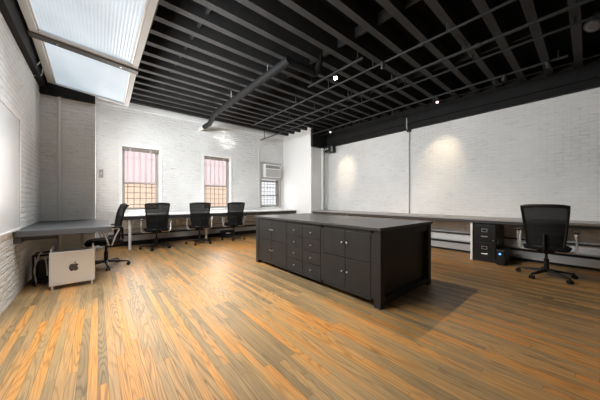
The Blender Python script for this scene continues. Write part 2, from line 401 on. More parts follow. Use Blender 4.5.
# windows
def window(n, a, b, z0, z1, upper_mat, blind, lattice=False):
    yf = YB + .10
    root = bpy.data.objects.new('window_%d' % n, None); COL.objects.link(root)
    root.location = ((a + b) / 2, yf, z0); root['kind'] = 'structure'; root['_w'] = tuple(root.location)
    zm = z0 + (z1 - z0) * .44
    f = .035
    bm = NB()
    box(bm, a, a + f, yf, yf + .09, z0, z1); box(bm, b - f, b, yf, yf + .09, z0, z1)
    box(bm, a + f, b - f, yf, yf + .09, z1 - f, z1); box(bm, a + f, b - f, yf, yf + .09, z0, z0 + f)
    obj('window_frame', bm, M_WINFRAME, root, bevel=.004)
    for (s0, s1, yy, pm) in ((zm - .02, z1 - f, yf + .055, upper_mat), (z0 + f, zm + .02, yf + .015, M_GLASS)):
        bm = NB(); w = .03
        x0, x1 = a + f, b - f
        box(bm, x0, x0 + w, yy, yy + .03, s0, s1); box(bm, x1 - w, x1, yy, yy + .03, s0, s1)
        box(bm, x0 + w, x1 - w, yy, yy + .03, s0, s0 + .045); box(bm, x0 + w, x1 - w, yy, yy + .03, s1 - .035, s1)
        sash = obj('sash', bm, M_WINFRAME, root, bevel=.003)
        bm = NB(); box(bm, x0 + w, x1 - w, yy + .012, yy + .017, s0 + .045, s1 - .035)
        bmesh.ops.translate(bm, verts=bm.verts, vec=-Vector(root['_w']))
        obj('pane', bm, pm, sash)
    # security grille outside
    bm = NB(); yg = YB + .25
    for k in range(1, 6):
        x = a + (b - a) * k / 6; rod(bm, (x, yg, z0 + .01), (x, yg, z1 - .01), .009, 6)
    for k in range(1, 5):
        z = z0 + (zm - z0) * k / 4.6; rod(bm, (a + .01, yg, z), (b - .01, yg, z), .009, 6)
    rod(bm, (a + .01, yg, z1 - .25), (b - .01, yg, z1 - .25), .008, 6)
    if lattice:
        for k in range(1, 4):
            z = zm + (z1 - zm) * k / 4; rod(bm, (a + .01, yg, z), (b - .01, yg, z), .009, 6)
    obj('security_grille', bm, M_BAR, root)
    bm = NB(); box(bm, a + .002, b - .002, YB + .01, yf, z0, z0 + .025); obj('window_sill', bm, M_WHITE, root, bevel=.004)
    if blind:
        bm = NB(); box(bm, a + .012, b - .012, yf - .075, yf - .005, z1 - .095, z1 - .012)
        obj('blind_headbox', bm, M_BLIND, root, bevel=.012)
        for x in (a + .16, b - .22):
            bm = NB(); box(bm, x, x + .035, yf - .082, yf - .03, z1 - .10, z1 - .006); obj('blind_bracket', bm, M_WINFRAME, root)
    return root
window(1, *WIN[0], WZ0, WZ1, M_GLASSPINK, True)
window(2, *WIN[1], WZ0, WZ1, M_GLASSPINK, True)
window(3, WIN[2][0] + .03, WIN[2][1] - .03, WZ0, 1.93, M_GLASS, False, True)
bm = NB(); x0, x1 = WIN[2]
box(bm, x0 - .02, x0 + .03, YB - .02, YB + .12, WZ0, 1.95); box(bm, x1 - .03, x1 + .02, YB - .02, YB + .12, WZ0, 1.95)
struct('trim_9', bm, M_WINFRAME, bevel=.004)

# ------------------------------------------------------------------ the world outside the windows
M_BRK = brick('sunlit orange brick', 'X', (.70, .49, .36), (.74, .63, .54), .4, c2=(.75, .54, .42))
M_PINK = mat('pale pink stucco', (.84, .78, .785), .8, var=.03, vscale=1)
M_PALE = mat('pale grey stucco', (.62, .63, .66), .8, var=.06, vscale=2)
nb = thing('neighbouring_building', 'sunlit building with orange brick below pink stucco, seen through the two left windows', 'building', (2.5, 11.6, 0))
bm = NB(); box(bm, -3, 5.7, 11.2, 12, 0, 1.80); obj('brick_wall', bm, M_BRK, nb)
bm = NB(); box(bm, -3, 5.7, 11.2, 12, 1.80, 6.5); obj('upper_wall', bm, M_PINK, nb)
bm = NB()
for k in range(-14, 29): box(bm, k * .2 - .008, k * .2 + .008, 11.185, 11.2, 1.8, 6.5)
obj('siding_joint', bm, M_PALE, nb)
n2 = thing('neighbouring_building', 'pale grey building outside the window below the air conditioner', 'building', (8, 11.5, 0))
bm = NB(); box(bm, 5.7, 10.5, 11.1, 12, 0, 6.5); obj('wall', bm, M_PALE, n2)
bm = NB(); box(bm, XL - 3, 12, YB + .3, 12, -.25, -.02); struct('ground', bm, mat('concrete yard', (.4, .39, .37), .8, var=.1))

# ------------------------------------------------------------------ skylight
sk = thing('skylight', 'tilted skylight of two ribbed glass panels in cream frames, over the left wall', 'skylight', (-.1, 4.0, 3.2))
def skz(x, dz_l, dz_r): return CAMH + dz_l + (dz_r - dz_l) * (x + .67) / 1.15
def sk_frame(y0, y1, l0, r0, l1, r1, wl, wr, wf, wn):
    """frame ring between y0 (near) and y1 (far); l/r: heights of left and right edges above the camera"""
    def P(u, v, up=0):
        x = -.67 + 1.15 * u; y = y0 + (y1 - y0) * v
        z = CAMH + (l0 * (1 - u) + r0 * u) * (1 - v) + (l1 * (1 - u) + r1 * u) * v + up
        return (x, y, z)
    bm = NB()
    def strip(u0, u1, v0, v1, lo=0, hi=.07):
        hexa(bm, [P(u0, v0, lo), P(u1, v0, lo), P(u1, v1, lo), P(u0, v1, lo)], [P(u0, v0, hi), P(u1, v0, hi), P(u1, v1, hi), P(u0, v1, hi)])
    strip(0, wl, 0, 1); strip(1 - wr, 1, 0, 1); strip(wl, 1 - wr, 1 - wf, 1); strip(wl, 1 - wr, 0, wn)
    g = NB()
    a = [P(wl, wn, .03), P(1 - wr, wn, .03), P(1 - wr, 1 - wf, .03), P(wl, 1 - wf, .03)]
    b = [(x, y, z + .012) for x, y, z in a]
    hexa(g, a, b)
    # thin inner bead
    es = []; q = .018
    for (u0, u1, v0, v1) in ((wl, wl + q, wn, 1 - wf), (1 - wr - q, 1 - wr, wn, 1 - wf)):
        e = NB(); es.append(e)
        hexa(e, [P(u0, v0, .012), P(u1, v0, .012), P(u1, v1, .012), P(u0, v1, .012)], [P(u0, v0, .03), P(u1, v0, .03), P(u1, v1, .03), P(u0, v1, .03)])
    return bm, g, es
f1, g1, e1 = sk_frame(1.7, 4.56, 2.15, 2.07, 2.15, 2.05, .07, .065, .03, .03)
obj('frame', f1, M_CREAM, sk, bevel=.006); obj('ribbed_panel', g1, M_RIB, sk); [obj('glazing_bead', e, M_ALTRIM, sk) for e in e1]
f2, g2, e2 = sk_frame(4.68, 6.05, 2.15, 2.05, 2.03, 1.90, .075, .06, .05, .03)
obj('frame', f2, M_CREAM, sk, bevel=.006); obj('frosted_panel', g2, M_FROST, sk); [obj('glazing_bead', e, M_ALTRIM, sk) for e in e2]
bm = NB(); hexa(bm, [(-.69, 4.55, CAMH + 2.135), (.49, 4.55, CAMH + 2.02), (.49, 4.69, CAMH + 2.02), (-.69, 4.69, CAMH + 2.135)],
                [(-.69, 4.55, CAMH + 2.23), (.49, 4.55, CAMH + 2.12), (.49, 4.69, CAMH + 2.12), (-.69, 4.69, CAMH + 2.23)])
obj('cross_bar', bm, M_SKYBAR, sk, bevel=.006)
for x in (-.42, .27):
    z = CAMH + 2.135 - .115 * (x + .69) / 1.18
    bm = NB(); lathe(bm, [(.012, -.006), (.012, .004)], (x, 4.62, z), 10)
    obj('bolt', bm, M_KNOB, sk)
# frame hangers up to the roof
for x in (-.60, .45):
    for y in (2.2, 3.6, 5.2):
        bm = NB(); rod(bm, (x, y, CAMH + 2.12), (x, y, jz(y) + .236), .008, 6); obj('hanger', bm, M_STEEL, sk)
bm = NB()
sweep(bm, smooth_path([(-.66, 5.35, CAMH + 2.12), (-.70, 5.3, CAMH + 2.03), (-.755, 5.32, CAMH + 1.95)]), .009, 6)
obj('tie_cord', bm, M_CORD, sk, smooth=True)
bm = NB()
sweep(bm, smooth_path([(-.66, 5.5, CAMH + 2.08), (-.70, 5.6, CAMH + 1.985), (-.755, 5.5, CAMH + 1.93)]), .009, 6)
obj('tie_cord', bm, M_CORD, sk, smooth=True)

# ------------------------------------------------------------------ left: whiteboard, slab desk, computer
wb = thing('whiteboard', 'large blank white marker board on the left brick wall', 'whiteboard', (XL, 3.2, .82))
bm = NB(); box(bm, XL + .002, XL + .02, 2.0, 4.53, .83, 2.19); obj('board', bm, M_BOARD, wb)
bm = NB(); t = .03
box(bm, XL, XL + .028, 1.97, 4.56, 2.18, 2.215); box(bm, XL, XL + .028, 1.97, 4.56, .81, .84)
box(bm, XL, XL + .028, 4.53, 4.56, .84, 2.18); box(bm, XL, XL + .028, 1.97, 2.0, .84, 2.18)
obj('frame', bm, M_ALTRIM, wb, bevel=.004)

sd = thing('wall_desk', 'dark grey slab desk with rounded corner fixed between left wall and pier', 'desk', (-.3, 5.2, 0))
bm = NB()
pts = [(XL, 4.34), (.13, 4.30)]
pts += [(.15, 4.34), (.15, 5.78)] + [(-.15 + .30 * math.cos(a), 5.79 + .30 * math.sin(a)) for a in [PI / 2 * k / 10 for k in range(1, 11)]] + [(XL, 6.09)]
lo = [bm.verts.new((x, y, .735)) for x, y in pts]; hi = [bm.verts.new((x, y, .812)) for x, y in pts]
bm.faces.new(lo[::-1]); bm.faces.new(hi)
for i in range(len(pts)):
    j = (i + 1) % len(pts); bm.faces.new((lo[i], lo[j], hi[j], hi[i]))
obj('desktop', bm, M_DESKGREY, sd, bevel=.006)
bm = NB(); box(bm, XL, XL + .06, 4.37, 6.05, .655, .735); obj('wall_cleat', bm, M_DESKGREY, sd, bevel=.004)
bm = NB(); box(bm, XL + .06, -.40, 4.40, 4.44, .685, .735); obj('brace', bm, M_DARK, sd)
bm = NB(); box(bm, -.235, -.185, 5.70, 5.75, 0, .735); obj('leg', bm, M_PIPEWHT, sd, bevel=.004)

pc = thing('desktop_computer', 'silver aluminium computer tower with dark fruit emblem, under the slab desk', 'computer', (-.26, 4.58, 0))
px0, px1, py0, py1, pz0, pz1 = -.49, -.035, 4.485, 4.70, .05, .495
bm = NB(); box(bm, px0, px1, py0, py1, pz0, pz1); obj('case', bm, M_ALU, pc, bevel=.012)
for (x, nm) in ((px0 + .02, 'left'), (px1 - .02, 'right')):
    bm = NB()
    sweep(bm, smooth_path([(x, py0 + .03, pz1 - .005), (x, py0 + .025, pz1 + .035), (x, py0 + .05, pz1 + .05), (x, py1 - .05, pz1 + .05), (x, py1 - .025, pz1 + .035), (x, py1 - .03, pz1 - .005)], 4), .010, 8)
    obj('handle', bm, M_CHROME, pc, smooth=True)
for x in (px0 + .03, px1 - .03):
    for y in (py0 + .02, py1 - .03):
        bm = NB(); rod(bm, (x, y, 0), (x, y, pz0 + .005), .011, 10); obj('foot', bm, M_CHROME, pc)
# fruit emblem: an outline with a bite, and a leaf
def disc_outline(pts, y0, y1):
    bm = NB()
    a = [bm.verts.new((x, y0, z)) for x, z in pts]; b = [bm.verts.new((x, y1, z)) for x, z in pts]
    bm.faces.new(a); bm.faces.new(b[::-1])
    for i in range(len(pts)):
        j = (i + 1) % len(pts); bm.faces.new((a[i], b[i], b[j], a[j]))
    bmesh.ops.triangulate(bm, faces=[f for f in bm.faces if len(f.verts) > 4])
    return bm
ctrl = [(0, .036), (.018, .043), (.034, .036), (.0415, .022), (.033, .012), (.030, .0), (.034, -.011), (.0435, -.018), (.036, -.036), (.023, -.049), (.011, -.046), (0, -.043), (-.011, -.046), (-.023, -.049), (-.036, -.034), (-.044, -.010), (-.042, .018), (-.030, .037), (-.015, .043)]
cx, cz = -.252, .272
closed = smooth_path([(x, 0, z) for x, z in ctrl] + [(0, 0, .036)], 4)[:-1]
bm = disc_outline([(cx + p.x * 1.08, cz + p.z * 1.08) for p in closed], py0 - .002, py0 + .002)
leaf = [(0, .046), (.006, .060), (.020, .070), (.020, .058), (.012, .048)]
b2 = disc_outline([(cx + x * 1.08, cz + z * 1.08) for x, z in leaf], py0 - .002, py0 + .002)
tmp = bpy.data.meshes.new('t'); b2.to_mesh(tmp); b2.free(); bm.from_mesh(tmp); bpy.data.meshes.remove(tmp)
obj('emblem', bm, M_LOGO, pc)

# cable tangle / black rack beside the wall
cb = thing('cable_box', 'open black cable box with white cords against the left wall', 'cable box', (-.62, 5.0, 0))
bm = NB()
for x in (-.735, -.52):
    for y in (4.86, 5.14): box(bm, x - .012, x + .012, y - .012, y + .012, 0, .40)
for y in (4.86, 5.14): box(bm, -.735, -.52, y - .012, y + .012, .385, .41)
for x in (-.735, -.52): box(bm, x - .012, x + .012, 4.86, 5.14, .385, .41)
box(bm, -.747, -.508, 4.848, 5.152, .02, .05)
obj('rack', bm, M_BLACK, cb, bevel=.004)
bm = NB(); box(bm, -.71, -.55, 4.92, 5.11, .05, .30); obj('power_unit', bm, M_BLACK, cb, bevel=.01)
bm = NB()
sweep(bm, smooth_path([(-.70, 4.84, .02), (-.72, 4.83, .2), (-.69, 4.84, .36), (-.66, 4.86, .44), (-.62, 4.9, .33), (-.60, 4.88, .1)]), .008, 6)
obj('white_cord', bm, M_CORD, cb, smooth=True)
bm = NB()
sweep(bm, smooth_path([(-.58, 4.90, .30), (-.54, 4.83, .42), (-.56, 4.80, .2), (-.60, 4.79, .015), (-.70, 4.72, .012), (-.735, 4.8, .2)]), .007, 6)
obj('black_cord', bm, M_BLACK, cb, smooth=True)

cb.location.x += .045; cb.location.y += .09
# pier conduit, switches
bm = NB(); rod(bm, (-.53, YP - .028, 0), (-.53, YP - .028, 3.03), .024, 12)
tag(obj('conduit', bm, M_PIPEWHT, smooth=True), 'white vertical pipe running up the left grey pier', 'pipe')
for z, lab in ((2.30, 'upper small grey wall box beside the left pier edge'), (1.83, 'lower small grey switch on back wall beside the left pier edge')):
    w = thing('wall_switch', lab, 'switch', (.06, YB, z))
    bm = NB(); box(bm, .02, .10, YB - .03, YB, z - .10, z + .10) if z < 2 else box(bm, .03, .08, YB - .025, YB, z - .07, z + .07)
    obj('plate', bm, M_WINFRAME if z < 2 else M_PIPEWHT, w, bevel=.004)
    bm = NB(); box(bm, .05, .07, YB - .04, YB - .025, z - .02, z + .02); obj('toggle', bm, M_PIPEWHT, w)

# ------------------------------------------------------------------ back desk
DZ = .825
bd = thing('wall_desk', 'long white desk running under the back windows', 'desk', (3, 7.3, 0))
bm = NB(); box(bm, .40, 5.58, 6.87, 7.70, DZ - .03, DZ); obj('desktop', bm, M_DESKWHITE, bd, bevel=.003)
bm = NB(); box(bm, .42, 5.58, 6.885, 6.92, DZ - .115, DZ - .03); obj('apron', bm, M_DARK, bd, bevel=.003)
for x in (.58, 2.36, 4.2):
    bm = NB(); rod(bm, (x, 6.98, 0), (x, 6.98, DZ - .03), .03, 14); obj('leg', bm, M_PIPEWHT, bd, smooth=True)
# right desk
rd = thing('wall_desk', 'long grey desk running the length of the right wall', 'desk', (6, 2.5, 0))
bm = NB(); box(bm, 5.62, 6.40, -1.6, 6.10, DZ - .035, DZ); obj('desktop', bm, M_DESKR, rd, bevel=.003)
bm = NB(); box(bm, 5.635, 5.67, -1.58, 6.09, DZ - .085, DZ - .035); obj('apron', bm, M_DARK, rd, bevel=.003)
for y in (1.49, 4.6, -.9):
    bm = NB(); box(bm, 5.66, 6.28, y - .018, y + .018, 0, DZ - .035); obj('support_panel', bm, M_PIPEWHT, rd, bevel=.003)

# baseboard heaters and rails under the desks
def heater(name, label, along, p0, p1, wall, up=0):
    h = thing(name, label, 'heater', ((p0 + p1) / 2, wall, 0) if along == 'x' else (wall, (p0 + p1) / 2, 0))
    def B(bm, a, b, d0, d1, z0, z1):
        if along == 'x': box(bm, a, b, wall - d1, wall - d0, z0, z1)
        else: box(bm, wall - d1, wall - d0, a, b, z0, z1)
    bm = NB(); B(bm, p0, p1, .002, .02, up, .24 + up); B(bm, p0, p1, .055, .07, .05 + up, .185 + up); B(bm, p0, p1, .0, .075, .235 + up, .25 + up)
    obj('cover', bm, M_HEAT, h, bevel=.003)
    bm = NB(); B(bm, p0 + .02, p1 - .02, .02, .05, .19 + up, .23 + up); B(bm, p0 + .02, p1 - .02, .02, .05, .0, .04 + up); obj('slot_shade_strips', bm, M_BLACK, h)  # upper strip: dark slot; lower strip: black put in for shade under the cover
    for e in (p0, p1 - .04):
        bm = NB(); B(bm, e, e + .04, .0, .078, .0, .255 + up); obj('end_cap', bm, M_HEAT, h, bevel=.003)
    return h
heater('baseboard_heater', 'low pale baseboard heater along the back wall under the white desk', 'x', .10, 5.5, YB, .07)
heater('baseboard_heater', 'low pale baseboard heater along the right wall beyond the filing cabinet', 'y', 1.55, 6.0, XR)
heater('baseboard_heater', 'low pale baseboard heater along the right wall behind the lone chair', 'y', -1.6, 1.45, XR)
bm = NB(); box(bm, 6.33, 6.40, 1.52, 6.05, .40, .425)
tag(obj('cable_rail', bm, M_DARK, bevel=.003), 'thin dark rail on the right wall below the desk, far stretch', 'rail')
bm = NB(); box(bm, 6.33, 6.40, -1.5, 1.46, .40, .425)
tag(obj('cable_rail', bm, M_DARK, bevel=.003), 'thin dark rail on the right wall behind the lone chair', 'rail')
bm = NB(); box(bm, .05, 5.5, 7.63, 7.70, .40, .43)
tag(obj('cable_rail', bm, M_HEAT, bevel=.003), 'thin pale rail on the back wall below the white desk', 'rail')

# ------------------------------------------------------------------ task chairs
def make_chair(label, loc, rz):
    root = thing('office_chair', label, 'chair', loc, rz, 'black mesh office chairs', world=False)
    bm = NB()
    lathe(bm, [(.02, .075), (.042, .08), (.045, .12), (.034, .135)], (0, 0, 0), 16)
    tips = []
    for k in range(5):
        a = 2 * PI * k / 5 + PI / 2 + .25
        c, s = math.cos(a), math.sin(a); tips.append((c, s))
        def Q(r, w, z): return (c * r - s * w, s * r + c * w, z)
        hexa(bm, [Q(.02, -.028, .085), Q(.335, -.015, .062), Q(.335, .015, .062), Q(.02, .028, .085)], [Q(.02, -.022, .125), Q(.335, -.012, .082), Q(.335, .012, .082), Q(.02, .022, .125)])
    base = obj('base', bm, M_BLACK, root, bevel=.004)
    for c, s in tips:
        bm = NB()
        for w in (-1, 1):
            p = Vector((c * .33, s * .33, .029)); u = Vector((-s, c, 0))
            # wheel pair
            sweep(bm, [p + u * (w * .006), p + u * (w * .026)], .029, 14)
        sweep(bm, [(c * .33, s * .33, .03), (c * .33, s * .33, .066)], .010, 8)
        obj('caster', bm, M_BLACK, base)
    bm = NB(); lathe(bm, [(.031, .12), (.031, .27), (.026, .275), (.018, .28), (.018, .41)], seg=16); obj('gas_column', bm, M_BLACK, root, smooth=True)
    bm = NB(); box(bm, -.09, .09, -.13, .10, .385, .425); obj('tilt_mechanism', bm, M_BLACK, root, bevel=.01)
    # seat cushion
    bm = NB(); n = 14; m = 14
    top = []; bot = []
    for j in range(m + 1):
        rt = []; rb = []
        for i in range(n + 1):
            u = i / n * 2 - 1; v = j / m * 2 - 1
            # squircle mapping
            x = u * math.sqrt(1 - v * v * .22); y = v * math.sqrt(1 - u * u * .22)
            e = max(abs(u), abs(v)); drop = .045 * e ** 6
            wf = -.035 * max(0, v) ** 3
            rt.append(bm.verts.new((x * .262, y * .262 + .03, .512 - drop + wf - .012 * (1 - e * e))))
            rb.append(bm.verts.new((x * .252, y * .252 + .03, .42 + .012 * e ** 4 + wf)))
        top.append(rt); bot.append(rb)
    for j in range(m):
        for i in range(n):
            bm.faces.new((top[j][i], top[j][i + 1], top[j + 1][i + 1], top[j + 1][i]))
            bm.faces.new((bot[j][i], bot[j + 1][i], bot[j + 1][i + 1], bot[j][i + 1]))
    loop_t = [top[0][i] for i in range(n)] + [top[j][n] for j in range(m)] + [top[m][i] for i in range(n, 0, -1)] + [top[j][0] for j in range(m, 0, -1)]
    loop_b = [bot[0][i] for i in range(n)] + [bot[j][n] for j in range(m)] + [bot[m][i] for i in range(n, 0, -1)] + [bot[j][0] for j in range(m, 0, -1)]
    for i in range(len(loop_t)):
        k = (i + 1) % len(loop_t); bm.faces.new((loop_t[i], loop_b[i], loop_b[k], loop_t[k]))
    obj('seat', bm, M_BLACKSEAT, root, smooth=True)
    # backrest: curved mesh panel in a frame
    def back(u, v):
        """u -1..1 across, v 0..1 up"""
        w = .190 + .058 * v ** .8
        z = .475 + .625 * v
        y = -.205 + .03 * math.sin(v * PI * .9) - .085 * v - .05 * max(0, v - .8) ** 1.0
        y += .05 * (abs(u) ** 2) * (1 - .4 * v)
        if v > .88 : z -= .012 * (abs(u) ** 4)
        return Vector((u * w, y, z + (.02 * (1 - abs(u) ** 2.5)) * max(0, (v - .9) / .1) * .2))
    bm = NB(); n, m = 12, 16
    for side in (0, 1):
        g = [[bm.verts.new(back(i / n * 2 - 1, j / m) + Vector((0, -.004 * side, 0))) for i in range(n + 1)] for j in range(m + 1)]
        for j in range(m):
            for i in range(n): bm.faces.new((g[j][i], g[j][i + 1], g[j + 1][i + 1], g[j + 1][i]))
        break
    obj('backrest_mesh', bm, M_MESH, root, smooth=True)
    bm = NB()
    path = [back(-1, j / 12) for j in range(13)] + [back(-1 + 2 * i / 10, 1) for i in range(1, 11)] + [back(1, 1 - j / 12) for j in range(1, 13)] + [back(1 - 2 * i / 10, 0) for i in range(1, 10)]
    path.append(path[0])
    sweep(bm, path, .017, 8)
    # thick upper roll and lower band
    sweep(bm, [back(-1 + 2 * i / 10, .985) + Vector((0, -.008, 0)) for i in range(11)], .022, 8)
    obj('backrest_frame', bm, M_BLACK, root, smooth=True)
    bm = NB()
    v0 = .03; v1 = .30
    g = [[bm.verts.new(back((i / 8 * 2 - 1) * .97, v0 + (v1 - v0) * j / 5) + Vector((0, .012, 0))) for i in range(9)] for j in range(6)]
    g2 = [[bm.verts.new(back((i / 8 * 2 - 1) * .97, v0 + (v1 - v0) * j / 5) + Vector((0, .004, 0))) for i in range(9)] for j in range(6)]
    for j in range(5):
        for i in range(8):
            bm.faces.new((g[j][i], g[j][i + 1], g[j + 1][i + 1], g[j + 1][i])); bm.faces.new((g2[j][i], g2[j + 1][i], g2[j + 1][i + 1], g2[j][i + 1]))
    obj('lumbar_panel', bm, M_BLACKSEAT, root, smooth=True)
    bm = NB(); sweep(bm, smooth_path([(0, -.05, .40), (0, -.18, .405), (0, -.235, .45), (0, -.236, .55), (0, -.235, .68)], 5), [.026] * 10 + [.022] * 5 + [.018] * 6, 8)
    obj('back_support', bm, M_BLACK, root, smooth=True)
    for sx in (-1, 1):
        bm = NB()
        sweep(bm, smooth_path([(sx * .10, .0, .405), (sx * .23, .0, .405), (sx * .300, .01, .43), (sx * .311, .05, .56), (sx * .308, .10, .675), (sx * .308, .05, .695), (sx * .308, -.08, .695), (sx * .308, -.13, .675), (sx * .311, -.08, .56), (sx * .300, -.04, .43), (sx * .23, -.04, .405), (sx * .10, -.04, .405)], 5), .012, 8)
        arm = obj('armrest', bm, M_CHROME, root, smooth=True)
        bm = NB(); box(bm, sx * .308 - .032, sx * .308 + .032, -.17, .13, .700, .728); obj('arm_pad', bm, M_BLACK, arm, bevel=.012)
    return root
ch = make_chair('black mesh office chair seen side-on at the grey slab desk', (.11, 5.48, 0), PI / 2 + .12)
dup(ch, (1.10, 6.80, 0), -.06, 'black mesh office chair at the white desk below the leftmost window')
dup(ch, (2.12, 6.80, 0), -.22, 'black mesh office chair at the white desk, middle of the three in that row')
dup(ch, (3.12, 6.84, 0), -.10, 'black mesh office chair at the white desk nearest the dark island')
dup(ch, (5.29, .42, 0), -PI / 2 - .02, 'lone black mesh office chair at the right wall desk')

# ------------------------------------------------------------------ storage island
isl = thing('storage_island', 'large charcoal storage island with cupboard doors and drawers in the middle of the floor', 'island', (2.97, 2.76, 0))
IX0, IX1, IY0, IY1, IZ = 2.32, 3.61, 1.43, 4.09, .88
bm = NB(); box(bm, IX0 - .018, IX1 + .018, IY0 - .014, IY1 + .016, IZ - .035, IZ); obj('countertop', bm, M_ISLTOP, isl, bevel=.004)
bm = NB(); box(bm, IX0 + .03, IX1 - .03, IY0 + .06, IY1 - .06, .075, IZ - .035)
box(bm, IX0 + .008, IX0 + .03, IY0 + .09, IY1 - .10, IZ - .075, IZ - .035)
box(bm, IX0 + .008, IX0 + .03, IY0 + .09, IY1 - .10, .06, .095)
for y0, y1 in ((IY0 + .085, 1.555), (2.285, 2.345), (3.10, 3.125), (3.975, IY1 - .10)): box(bm, IX0 + .008, IX0 + .03, y0, y1, .06, IZ - .035)
obj('carcass', bm, M_ISLAND, isl, bevel=.003)
for x in (IX0, IX1 - .085):
    for y in (IY0, IY1 - .10):
        bm = NB(); box(bm, x, x + .085, y, y + (.085 if y < 2 else .10), .0, IZ - .035); obj('corner_post', bm, M_ISLAND, isl, bevel=.004)
for y0, y1, nm in ((IY0 + .012, IY0 + .06, 'near'), (IY1 - .06, IY1 - .012, 'far')):
    for z0, z1 in ((IZ - .125, IZ - .036), (.03, .10)):
        bm = NB(); box(bm, IX0 + .085, IX1 - .085, y0, y1, z0, z1); obj('end_rail', bm, M_ISLAND, isl, bevel=.003)
def front(name, y0, y1, z0, z1, ky, kz):
    bm = NB(); box(bm, IX0 + .006, IX0 + .029, y0 + .003, y1 - .003, z0 + .003, z1 - .003)
    # sunken centre panel drawn as a raised rim
    r = .0035; w = .022
    o = obj(name, bm, M_ISLAND, isl, bevel=.002)
    bm = NB()
    p = Vector((IX0 + .006, ky, kz)) - Vector(isl['_w'])
    sweep(bm, [p + Vector((.002, 0, 0)), p + Vector((-.010, 0, 0)), p + Vector((-.014, 0, 0)), p + Vector((-.024, 0, 0)), p + Vector((-.027, 0, 0))], [.005, .005, .010, .0105, .006], 12)
    obj('knob', bm, M_KNOB, o, smooth=True)
Zm = .475
for y0, y1 in ((1.555, 2.285), (3.125, 3.975)):
    ym = (y0 + y1) / 2
    for z0, z1 in ((.095, Zm), (Zm, .805)):
        front('door', y0, ym, z0, z1, ym - .04, (z0 + z1) / 2 + .02)
        front('door', ym, y1, z0, z1, ym + .04, (z0 + z1) / 2 + .02)
zs = [.095, .2725, .45, .6275, .805]
for y0, y1 in ((2.345, 2.7225), (2.7225, 3.10)):
    for a, b in zip(zs, zs[1:]): front('drawer', y0, y1, a, b, (y0 + y1) / 2, (a + b) / 2)

# ------------------------------------------------------------------ filing cabinet and small box
fc = thing('filing_cabinet', 'black two-drawer metal filing cabinet under the right wall desk', 'filing cabinet', (5.98, 1.28, 0))
FX, FY0, FY1 = 5.66, 1.10, 1.46
bm = NB(); box(bm, FX + .02, 6.29, FY0, FY1, .0, .72); obj('body', bm, M_CAB, fc, bevel=.004)
for z0, z1 in ((.06, .375), (.39, .705)):
    bm = NB(); box(bm, FX, FX + .019, FY0 + .012, FY1 - .012, z0, z1); dr = obj('drawer', bm, M_CAB, fc, bevel=.004)
    ym = (FY0 + FY1) / 2; zc = z0 + .21
    off = -Vector(fc['_w'])
    bm = NB()
    for (a, b, c, d_) in ((ym - .045, ym + .045, zc + .022, zc + .03), (ym - .045, ym + .045, zc - .03, zc - .022), (ym - .045, ym - .037, zc - .022, zc + .022), (ym + .037, ym + .045, zc - .022, zc + .022)):
        box(bm, FX - .006, FX, a, b, c, d_)
    bmesh.ops.translate(bm, verts=bm.verts, vec=off); obj('label_holder', bm, M_KNOB, dr)
    bm = NB(); box(bm, FX - .02, FX, ym - .05, ym + .05, zc - .125, zc - .105); bmesh.ops.translate(bm, verts=bm.verts, vec=off); obj('pull', bm, M_KNOB, dr, bevel=.003)
bm = NB(); sweep(bm, [(FX + .002, FY0 + .045, .42), (FX - .008, FY0 + .045, .42)], .009, 12); obj('lock', bm, M_KNOB, fc)

eb = thing('electrical_box', 'low black box on the floor under the white desk behind the chair nearest the island', 'box', (3.16, 7.40, 0))
bm = NB(); box(bm, 2.98, 3.36, 7.28, 7.52, 0, .21); obj('case', bm, M_BLACK, eb, bevel=.008)
bm = NB(); box(bm, 3.08, 3.24, 7.274, 7.282, .12, .16); obj('pale_label', bm, M_HEAT, eb)
ub = thing('battery_backup', 'small black power box with blue light on the floor beside the filing cabinet', 'power supply', (5.77, 1.02, 0))
bm = NB(); box(bm, 5.57, 5.98, .955, 1.085, .008, .28); obj('case', bm, M_BLACK, ub, bevel=.01)
bm = NB(); box(bm, 5.562, 5.572, .975, 1.065, .03, .26); fp = obj('front_panel', bm, M_CAB, ub, bevel=.004)
bm = NB(); sweep(bm, [(5.566, 1.03, .205), (5.558, 1.03, .205)], .017, 14); obj('blue_light', bm, M_LED, ub)
for x in (5.6, 5.95):
    bm = NB(); box(bm, x - .015, x + .015, .965, 1.075, 0, .01); obj('foot', bm, M_BLACK, ub)

# ------------------------------------------------------------------ air conditioner
ac = thing('air_conditioner', 'white window air conditioner fitted in the rightmost back window', 'air conditioner', (5.0, 7.7, 1.95))
bm = NB()
a0, a1, b0, b1 = 4.55, 5.45, 1.95, 2.58; i0, i1, j0, j1 = 4.66, 5.35, 2.02, 2.50
box(bm, a0, i0, YB - .03, YB + .1, b0, b1); box(bm, i1, a1, YB - .03, YB + .1, b0, b1); box(bm, i0, i1, YB - .03, YB + .1, b0, j0); box(bm, i0, i1, YB - .03, YB + .1, j1, b1)
obj('surround', bm, M_HEAT, ac, bevel=.004)
bm = NB(); box(bm, i0, i1, YB - .16, YB + .35, j0, j1); obj('casing', bm, M_WHITE, ac, bevel=.015)
bm = NB(); box(bm, i0 + .03, i1 - .05, YB - .165, YB - .155, j1 - .15, j1 - .05); obj('air_outlet', bm, M_BAR, ac, bevel=.003)
bm = NB()
for k in range(7): box(bm, i0 + .04, i1 - .04, YB - .168, YB - .158, j0 + .03 + k * .038, j0 + .052 + k * .038)
obj('intake_grille', bm, M_STEEL, ac)
for k in range(5):
    bm = NB(); box(bm, i0 + .06 + k * .12, i0 + .14 + k * .12, YB - .172, YB - .16, j1 - .14, j1 - .125); obj('louvre', bm, M_WINFRAME, ac)

